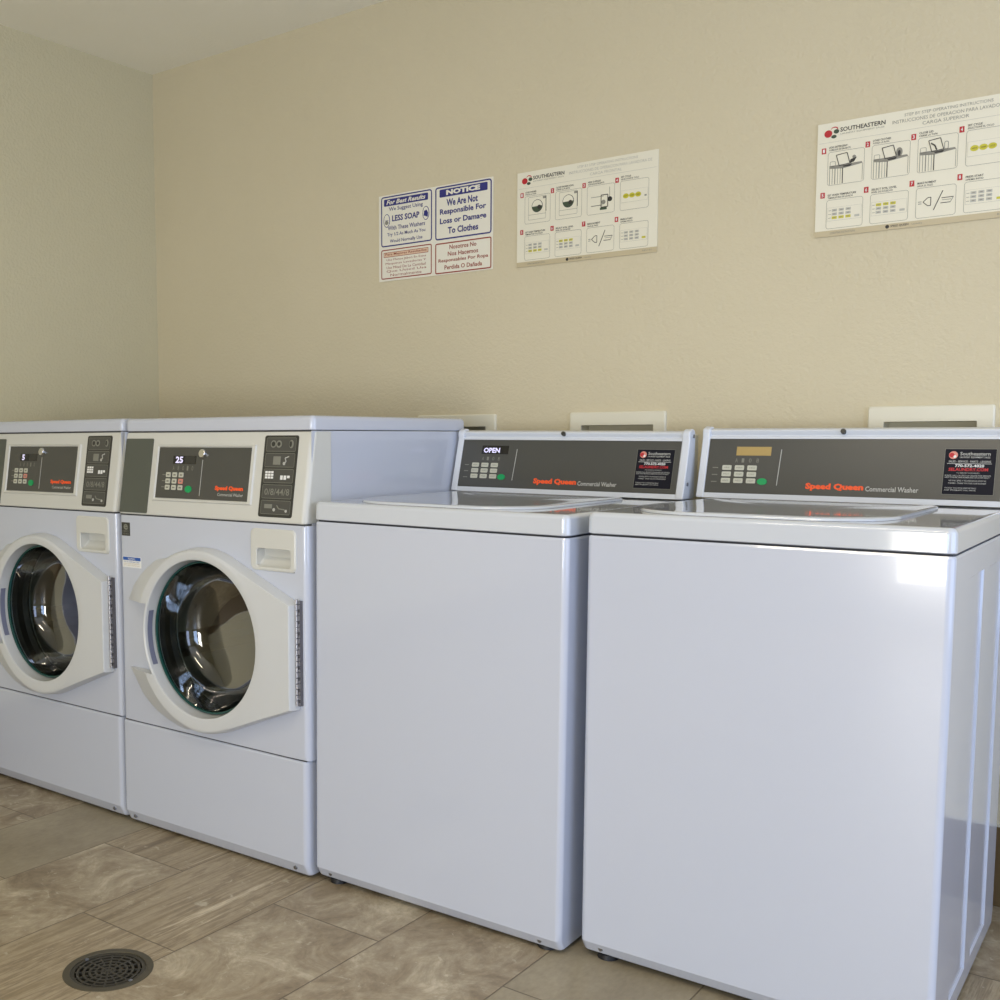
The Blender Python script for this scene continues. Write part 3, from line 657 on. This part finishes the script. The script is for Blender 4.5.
# ------------------------------------------------------------------ signs
t = empty('notice_sign', (-1.1505, YB-.0005, 1.5495)); tag(t, 'white four panel laundry notice with blue and brick red boxes, leftmost on the wall', 'sign')
Z = (0, 0, 1); Xv = (1, 0, 0)
p = Print((0, 0, 0), Xv, Z, [SW]); p.rect(0, 0, .4205, .2625, SW, .0015); p.build('backing_sheet', t)
h0 = .0019; h1 = .0023
p = Print((0, 0, 0), Xv, Z, [NAVY]); p.ring(.009, .105, .204, .258, .0038, NAVY, .009, h0); p.rect(.0205, .2285, .189, .2495, NAVY, h0, r=.003)
p.text('For Best Results', .030, .2325, .180, .246, SW, h1, .03, .3); p.text('We Suggest Using', .040, .2095, .170, .2245, NAVY, h0, .01)
p.text('LESS SOAP', .052, .180, .157, .1985, NAVY, h0, .03)
for u in (.031, .181):
    p.disc(u, .190 if u > .1 else .1845, .0205, NAVY, h0, ru=.0125, n=28); p.disc(u, .190 if u > .1 else .1845, .0185, SW, h0+.0003, ru=.0105, n=28)
p.disc(.031, .178, .006, GINK, h0+.0006, ru=.007); p.rect(.0245, .184, .0375, .1855, NAVY, h0+.0006); p.poly([(.173, .183), (.188, .178), (.190, .190), (.184, .199), (.175, .197)], NAVY, h0+.0006)
p.text('With These Washers', .035, .1545, .178, .1675, NAVY, h0, .012); p.text('Try 1/2 As Much As You', .033, .1335, .179, .1465, NAVY, h0, .012); p.text('Would Normally Use', .043, .113, .168, .126, NAVY, h0, .012); p.build('less_soap_panel', t)
p = Print((0, 0, 0), Xv, Z, [NAVY]); p.ring(.216, .103, .416, .2585, .0042, NAVY, .009, h0); p.rect(.2315, .2275, .4015, .2505, NAVY, h0, r=.003); p.text('NOTICE', .256, .232, .376, .247, SW, h1, .06)
p.text('We Are Not', .257, .1995, .368, .2205, NAVY, h0, .03); p.text('Responsible For', .233, .172, .397, .193, NAVY, h0, .03); p.text('Loss or Damage', .233, .1445, .398, .166, NAVY, h0, .03); p.text('To Clothes', .262, .1185, .370, .138, NAVY, h0, .03); p.build('notice_panel', t)
p = Print((0, 0, 0), Xv, Z, [BRICK]); p.ring(.009, .006, .203, .0965, .0032, BRICK, .006, h0); p.rect(.019, .0725, .190, .0875, BRICK, h0); p.rect(.0205, .074, .1885, .086, mat('pale peach', s2l(226, 196, 168), .5), h0+.0002)
p.text('Para Mejores Resultados', .026, .0755, .184, .085, BRICK, h1, .01)
for k, (s_, a, b) in enumerate((('Use Menos Jabon En Estas', .030, .182), ('Maquinas Lavadoras Y', .026, .182), ('Use Mitad De La Cantidad', .030, .180), ('Que Usted Usa', .030, .183), ('Normalmente', .045, .165))): p.text(s_, a, .0595-.0115*k, b, .0675-.0115*k, BRICK, h0, .0)
p.build('spanish_soap_panel', t)
p = Print((0, 0, 0), Xv, Z, [BRICK]); p.ring(.216, .003, .416, .0935, .0036, BRICK, .006, h0)
for k, (s_, a, b) in enumerate((('Nosotros No', .268, .364), ('Nos Hacemos', .262, .370), ('Responsables Por Ropa', .228, .405), ('Perdida O Da\u00f1ada', .250, .384))): p.text(s_, a, .0725-.0195*k, b, .0855-.0195*k, BRICK, h0, .018)
p.build('spanish_notice_panel', t)

def instructions(x0, z0, name, label, kind):
    t = empty(name, (x0, YB-.0005, z0)); tag(t, label, 'sign')
    p = Print((0, 0, 0), Xv, Z, [PAPER]); p.rect(0, .008, .425, .2575, PAPER, .0025); p.build('backing_sheet', t)
    p = Print((0, 0, 0), Xv, Z, [FOOT]); p.rect(0, -.005, .425, .0085, FOOT, .0035); h0 = .0039
    p.text('OPERATING INSTRUCTIONS', .035, .000, .092, .0045, GINK, h0); p.disc(.162, .0022, .0042, INK, h0); p.text('SPEED QUEEN', .169, -.0005, .207, .005, INK, h0, .01); p.text('Laundry', .214, -.0005, .236, .004, GINK, h0); p.text('REV 01', .385, 0, .41, .004, GINK, h0)
    p.build('footer_strip', t)
    h0 = .0029; h1 = .0033
    p = Print((0, 0, 0), Xv, Z, [REDP]); p.disc(.024, .233, .0085, REDP, h0, ru=.009); p.disc(.038, .242, .0055, REDP, h0, ru=.008); p.disc(.0375, .2405, .0045, PAPER, h1, ru=.007)
    p.disc(.0425, .236, .005, DGREEN, h0+.0006, ru=.006); p.disc(.037, .225, .004, DGREEN, h0, ru=.006); p.build('logo', t)
    p = Print((0, 0, 0), Xv, Z, [INK]); p.text('SOUTHEASTERN', .051, .2335, .150, .2435, INK, h0, .02); p.text('LAUNDRY EQUIPMENT SALES', .052, .2265, .148, .2305, GINK, h0)
    p.text('STEP BY STEP OPERATING INSTRUCTIONS', .190, .2435, .368, .250, LINK if kind else GINK, h0); p.text('INSTRUCCIONES DE OPERACION PARA LAVADORA DE', .165, .2305, .408, .238, LINK if kind else GINK, h0)
    p.text('CARGA FRONTAL' if kind else 'CARGA SUPERIOR', .228, .2185, .322, .226, LINK if kind else GINK, h0); p.rect(.004, .2125, .421, .2131, LINK, h0)
    p.build('heading', t)
    caps = [('ADD DETERGENT', 'AGREGUE DETERGENTE'), ('LOAD CLOTHES', 'PONGA LA ROPA'), ('CLOSE LID', 'CIERRE LA TAPA'), ('SET CYCLE', 'SELECCIONE EL CICLO'), ('SET WASH TEMPERATURE', 'TEMPERATURA DE LAVADO'), ('SELECT SOIL LEVEL', 'NIVEL DE SUCIEDAD'), ('MAKE PAYMENT', 'HAGA EL PAGO'), ('PRESS START', 'OPRIMA INICIO')]
    if kind: caps[0], caps[1], caps[2] = ('LOAD WASHER', 'PONGA LA ROPA'), ('CLOSE WASHER DOOR', 'CIERRE LA PUERTA'), ('ADD SUPPLIES', 'AGREGUE DETERGENTE')
    for k in range(8):
        c, r = k % 4, k//4; bu, bv = .0155+.0977*c, .1945-.1025*r
        p = Print((0, 0, 0), Xv, Z, [REDP]); p.rect(bu-.0050, bv-.0065, bu+.0050, bv+.0065, REDP, h0); p.text(str(k+1), bu-.0022, bv-.004, bu+.0022, bv+.004, WHITEP, h1, .02); p.build('number_badge', t)
        p = Print((0, 0, 0), Xv, Z, [INK])
        u0, u1, v0, v1 = .025+.0977*c, .107+.0977*c, (.113 if not r else .0125), (.190 if not r else .0795)
        p.ring(u0, v0, u1, v1, .0008, GINK, .006, h0)
        p.text(caps[k][0], u0+.002, v1+.0085, u0+.002+.0032*len(caps[k][0]), v1+.013, INK, h0, .02); p.text(caps[k][1], u0+.002, v1+.0025, u0+.002+.0027*len(caps[k][1]), v1+.0065, INK, h0, .01)
        m = (u0+u1)/2; w = u1-u0
        def keypad(yrow, sidecol=False, gray=False):
            vb = v0+.022
            p.rect(u0+.003, vb-.004, u1-.003, vb+.027, LINK, h0); p.rect(u0+.0035, vb-.0035, u1-.0035, vb+.0265, PAPER, h0+.0002)
            for q_ in range(3):
                for s_ in range(3):
                    uu_, vv_ = u0+.013+.0155*q_, vb+.0085*s_
                    p.rect(uu_, vv_, uu_+.0115, vv_+.0062, YEL if s_ == yrow else LINK, h1); p.rect(uu_+.003, vv_+.0022, uu_+.0085, vv_+.0038, GINK, h1+.0002)
            p.rect(u1-.018, vb, u1-.007, vb+.005, YEL if yrow == -1 else LINK, h1)
            for s_ in range(3): p.line((u0+.005, vb+.003+.0085*s_), (u0+.011, vb+.003+.0085*s_), .001, GINK, h1)
        if k == 3:
            p.rect(u0+.003, v0+.020, u1-.003, v0+.052, LINK, h0); p.rect(u0+.0035, v0+.0205, u1-.0035, v0+.0515, PAPER, h0+.0002)
            for q_ in range(3): p.disc(u0+.017+.0175*q_, v0+.037, .0065, YEL, h1, ru=.0085); p.text(('HOT', 'WARM', 'COLD')[q_], u0+.012+.0175*q_, v0+.035, u0+.022+.0175*q_, v0+.039, INK, h1+.0002)
            p.rect(u1-.012, v0+.030, u1-.006, v0+.034, GINK, h1)
        elif k == 4: keypad(0)
        elif k == 5: keypad(2)
        elif k == 7: keypad(-1)
        elif k == 6:
            cz_ = v0+.035; p.line((m-.012+.008, v0+.015), (m+.010+.004, v0+.056), .0018, INK, h0); p.text('=', m-.036, cz_-.004, m-.029, cz_+.002, GINK, h0)
            p.path([(m-.026, cz_), (m-.016, cz_+.009), (m-.010, cz_+.009), (m-.010, cz_-.009), (m-.016, cz_-.009), (m-.026, cz_)], .0015, INK, h0)
            p.rect(m+.012, cz_+.004, m+.036, cz_+.0055, INK, h0); p.rect(m+.010, cz_-.007, m+.030, cz_-.0055, INK, h0); p.line((m+.013, cz_), (m+.031, cz_), .0012, GINK, h0); p.line((m+.036, cz_+.005), (m+.030, cz_-.006), .0012, GINK, h0)
        elif kind and k < 2:
            a0 = u0+.012; b0 = u1-.014; p.ring(a0, v0+.010, b0, v1-.004, .0008, GINK, .002, h0); p.line((b0, v0+.03), (b0, v1-.006), .0018, INK, h0); p.rect(b0-.010, v1-.012, b0-.001, v1-.006, GINK, h0)
            cv = v0+.047; p.disc(m-.001, cv, .0175, INK, h0, n=28); p.disc(m-.001, cv, .016, PAPER, h1, n=28); p.disc(m-.001, cv, .0165, DGREEN, h1+.0002, n=18, a0=185, a1=358); p.disc(m+.006, cv-.004, .006, INK, h1+.0003)
            p.line((a0, v0+.024), (b0, v0+.024), .0008, GINK, h0)
        elif kind:
            p.rect(u0+.012, v0+.022, u0+.046, v0+.0235, INK, h0); p.rect(u0+.012, v0+.045, u0+.050, v0+.0465, GINK, h0); p.ring(m, v0+.016, m+.022, v0+.050, .0022, INK, .002, h0); p.disc(m+.008, v0+.030, .006, GINK, h1); p.disc(m+.027, v0+.036, .0065, INK, h0); p.rect(m-.002, v0+.010, m+.018, v0+.016, DGREEN, h0)
            p.line((m+.026, v0+.042), (m+.026, v0+.068), .0012, GINK, h0)
        else:
            zt_ = v0+.042; a0 = u0+.004; b0 = u1-.004
            p.poly([(a0, zt_-.003), (a0+.030, zt_-.006), (b0, zt_), (b0-.002, zt_+.004), (a0, zt_+.003)], GINK, h0)
            for q_, ww in ((0, .0012), (.006, .0012), (.012, .002), (.018, .001), (.024, .001)): p.line((a0+.001+q_, v0+.002), (a0+.001+q_, zt_-.003), ww, GINK, h0)
            p.line((a0+.030, v0+.002), (a0+.030, zt_-.005), .0020, INK, h0); p.line((b0, v0+.004), (b0, zt_), .0010, GINK, h0)
            d = .003 if k else 0
            p.path([(m-.022+d, zt_+.026), (m+.002+d, zt_+.029), (m+.009+d, zt_+.004), (m-.015+d, zt_+.001), (m-.022+d, zt_+.026)], .0016, INK, h1)
            p.ring(a0+.001, zt_+.001, a0+.014, zt_+.013, .0010, GINK, .003, h0)
            if k == 0: p.poly([(m+.010, zt_+.012), (m+.024, zt_+.016), (m+.018, zt_+.006), (m+.008, zt_+.003)], INK, h0); p.disc(m+.018, zt_+.017, .004, GINK, h0)
            if k == 1: p.disc(m+.018, zt_+.012, .010, GINK, h0, ru=.007); p.disc(m+.018, zt_+.010, .006, INK, h1, ru=.003)
            if k == 2: p.path([(m-.014, zt_+.020), (m-.006, zt_+.014), (m-.002, zt_+.004)], .0030, INK, h1); p.ring(m+.013, zt_+.002, m+.022, zt_+.020, .0014, GINK, .004, h0)
            p.poly([(m-.008, zt_), (m+.014, zt_+.002), (m+.010, zt_-.003), (m-.004, zt_-.003)], INK, h1)
        p.build('pictogram', t)
    return t
instructions(-.6480, 1.5495, 'instruction_sign', 'white eight step washing instruction sign with round door pictures, in the middle', 1)
instructions(.1785, 1.5385, 'instruction_sign', 'white eight step washing instruction sign with open lid pictures, at the right edge', 0)

# ------------------------------------------------------------------ floor drain
t = empty('floor_drain', (dx, dy, 0)); tag(t, 'round dark metal floor drain grate set in the tiles', 'floor drain')
def ringz(bm, r0, r1, z0, z1, n=64, mi=0):
    loft(bm, [[(r*cos(2*pi*k/n), r*sin(2*pi*k/n), z) for k in range(n)] for r, z in ((r0, z0), (r0, z1), (r1, z1), (r1, z0), (r0, z0))], False, False, mi)
bm = bmesh.new(); ringz(bm, .0745, .089, -.006, .0012); o = obj('rim', bm, IRONR, t); bevel(o, .0008)
bm = bmesh.new()
for r in (.010, .022, .034, .046, .058): ringz(bm, r, r+.0048, -.0075, -.0015)
ringz(bm, .0665, .0742, -.0085, -.0008)
cyl(bm, (0, 0, -.0075), .006, .006)
for k in range(16):
    a = 2*pi*k/16; r0, r1 = (.006, .069) if k % 2 == 0 else (.022, .069); w = .0017
    if k % 4 == 0: w = .0026
    loft(bm, [[(r*cos(a)-s_*w*sin(a), r*sin(a)+s_*w*cos(a), z) for r, s_ in ((r0, -1), (r1, -1), (r1, 1), (r0, 1))] for z in (-.0072, -.0018)])
obj('grate', bm, IRON, t, wn=False)
for sx in (-1, 1):
    bm = bmesh.new(); cyl(bm, (sx*.0695, 0, -.0010), .0042, .0016, n=16); obj('screw', bm, SCREW, t)
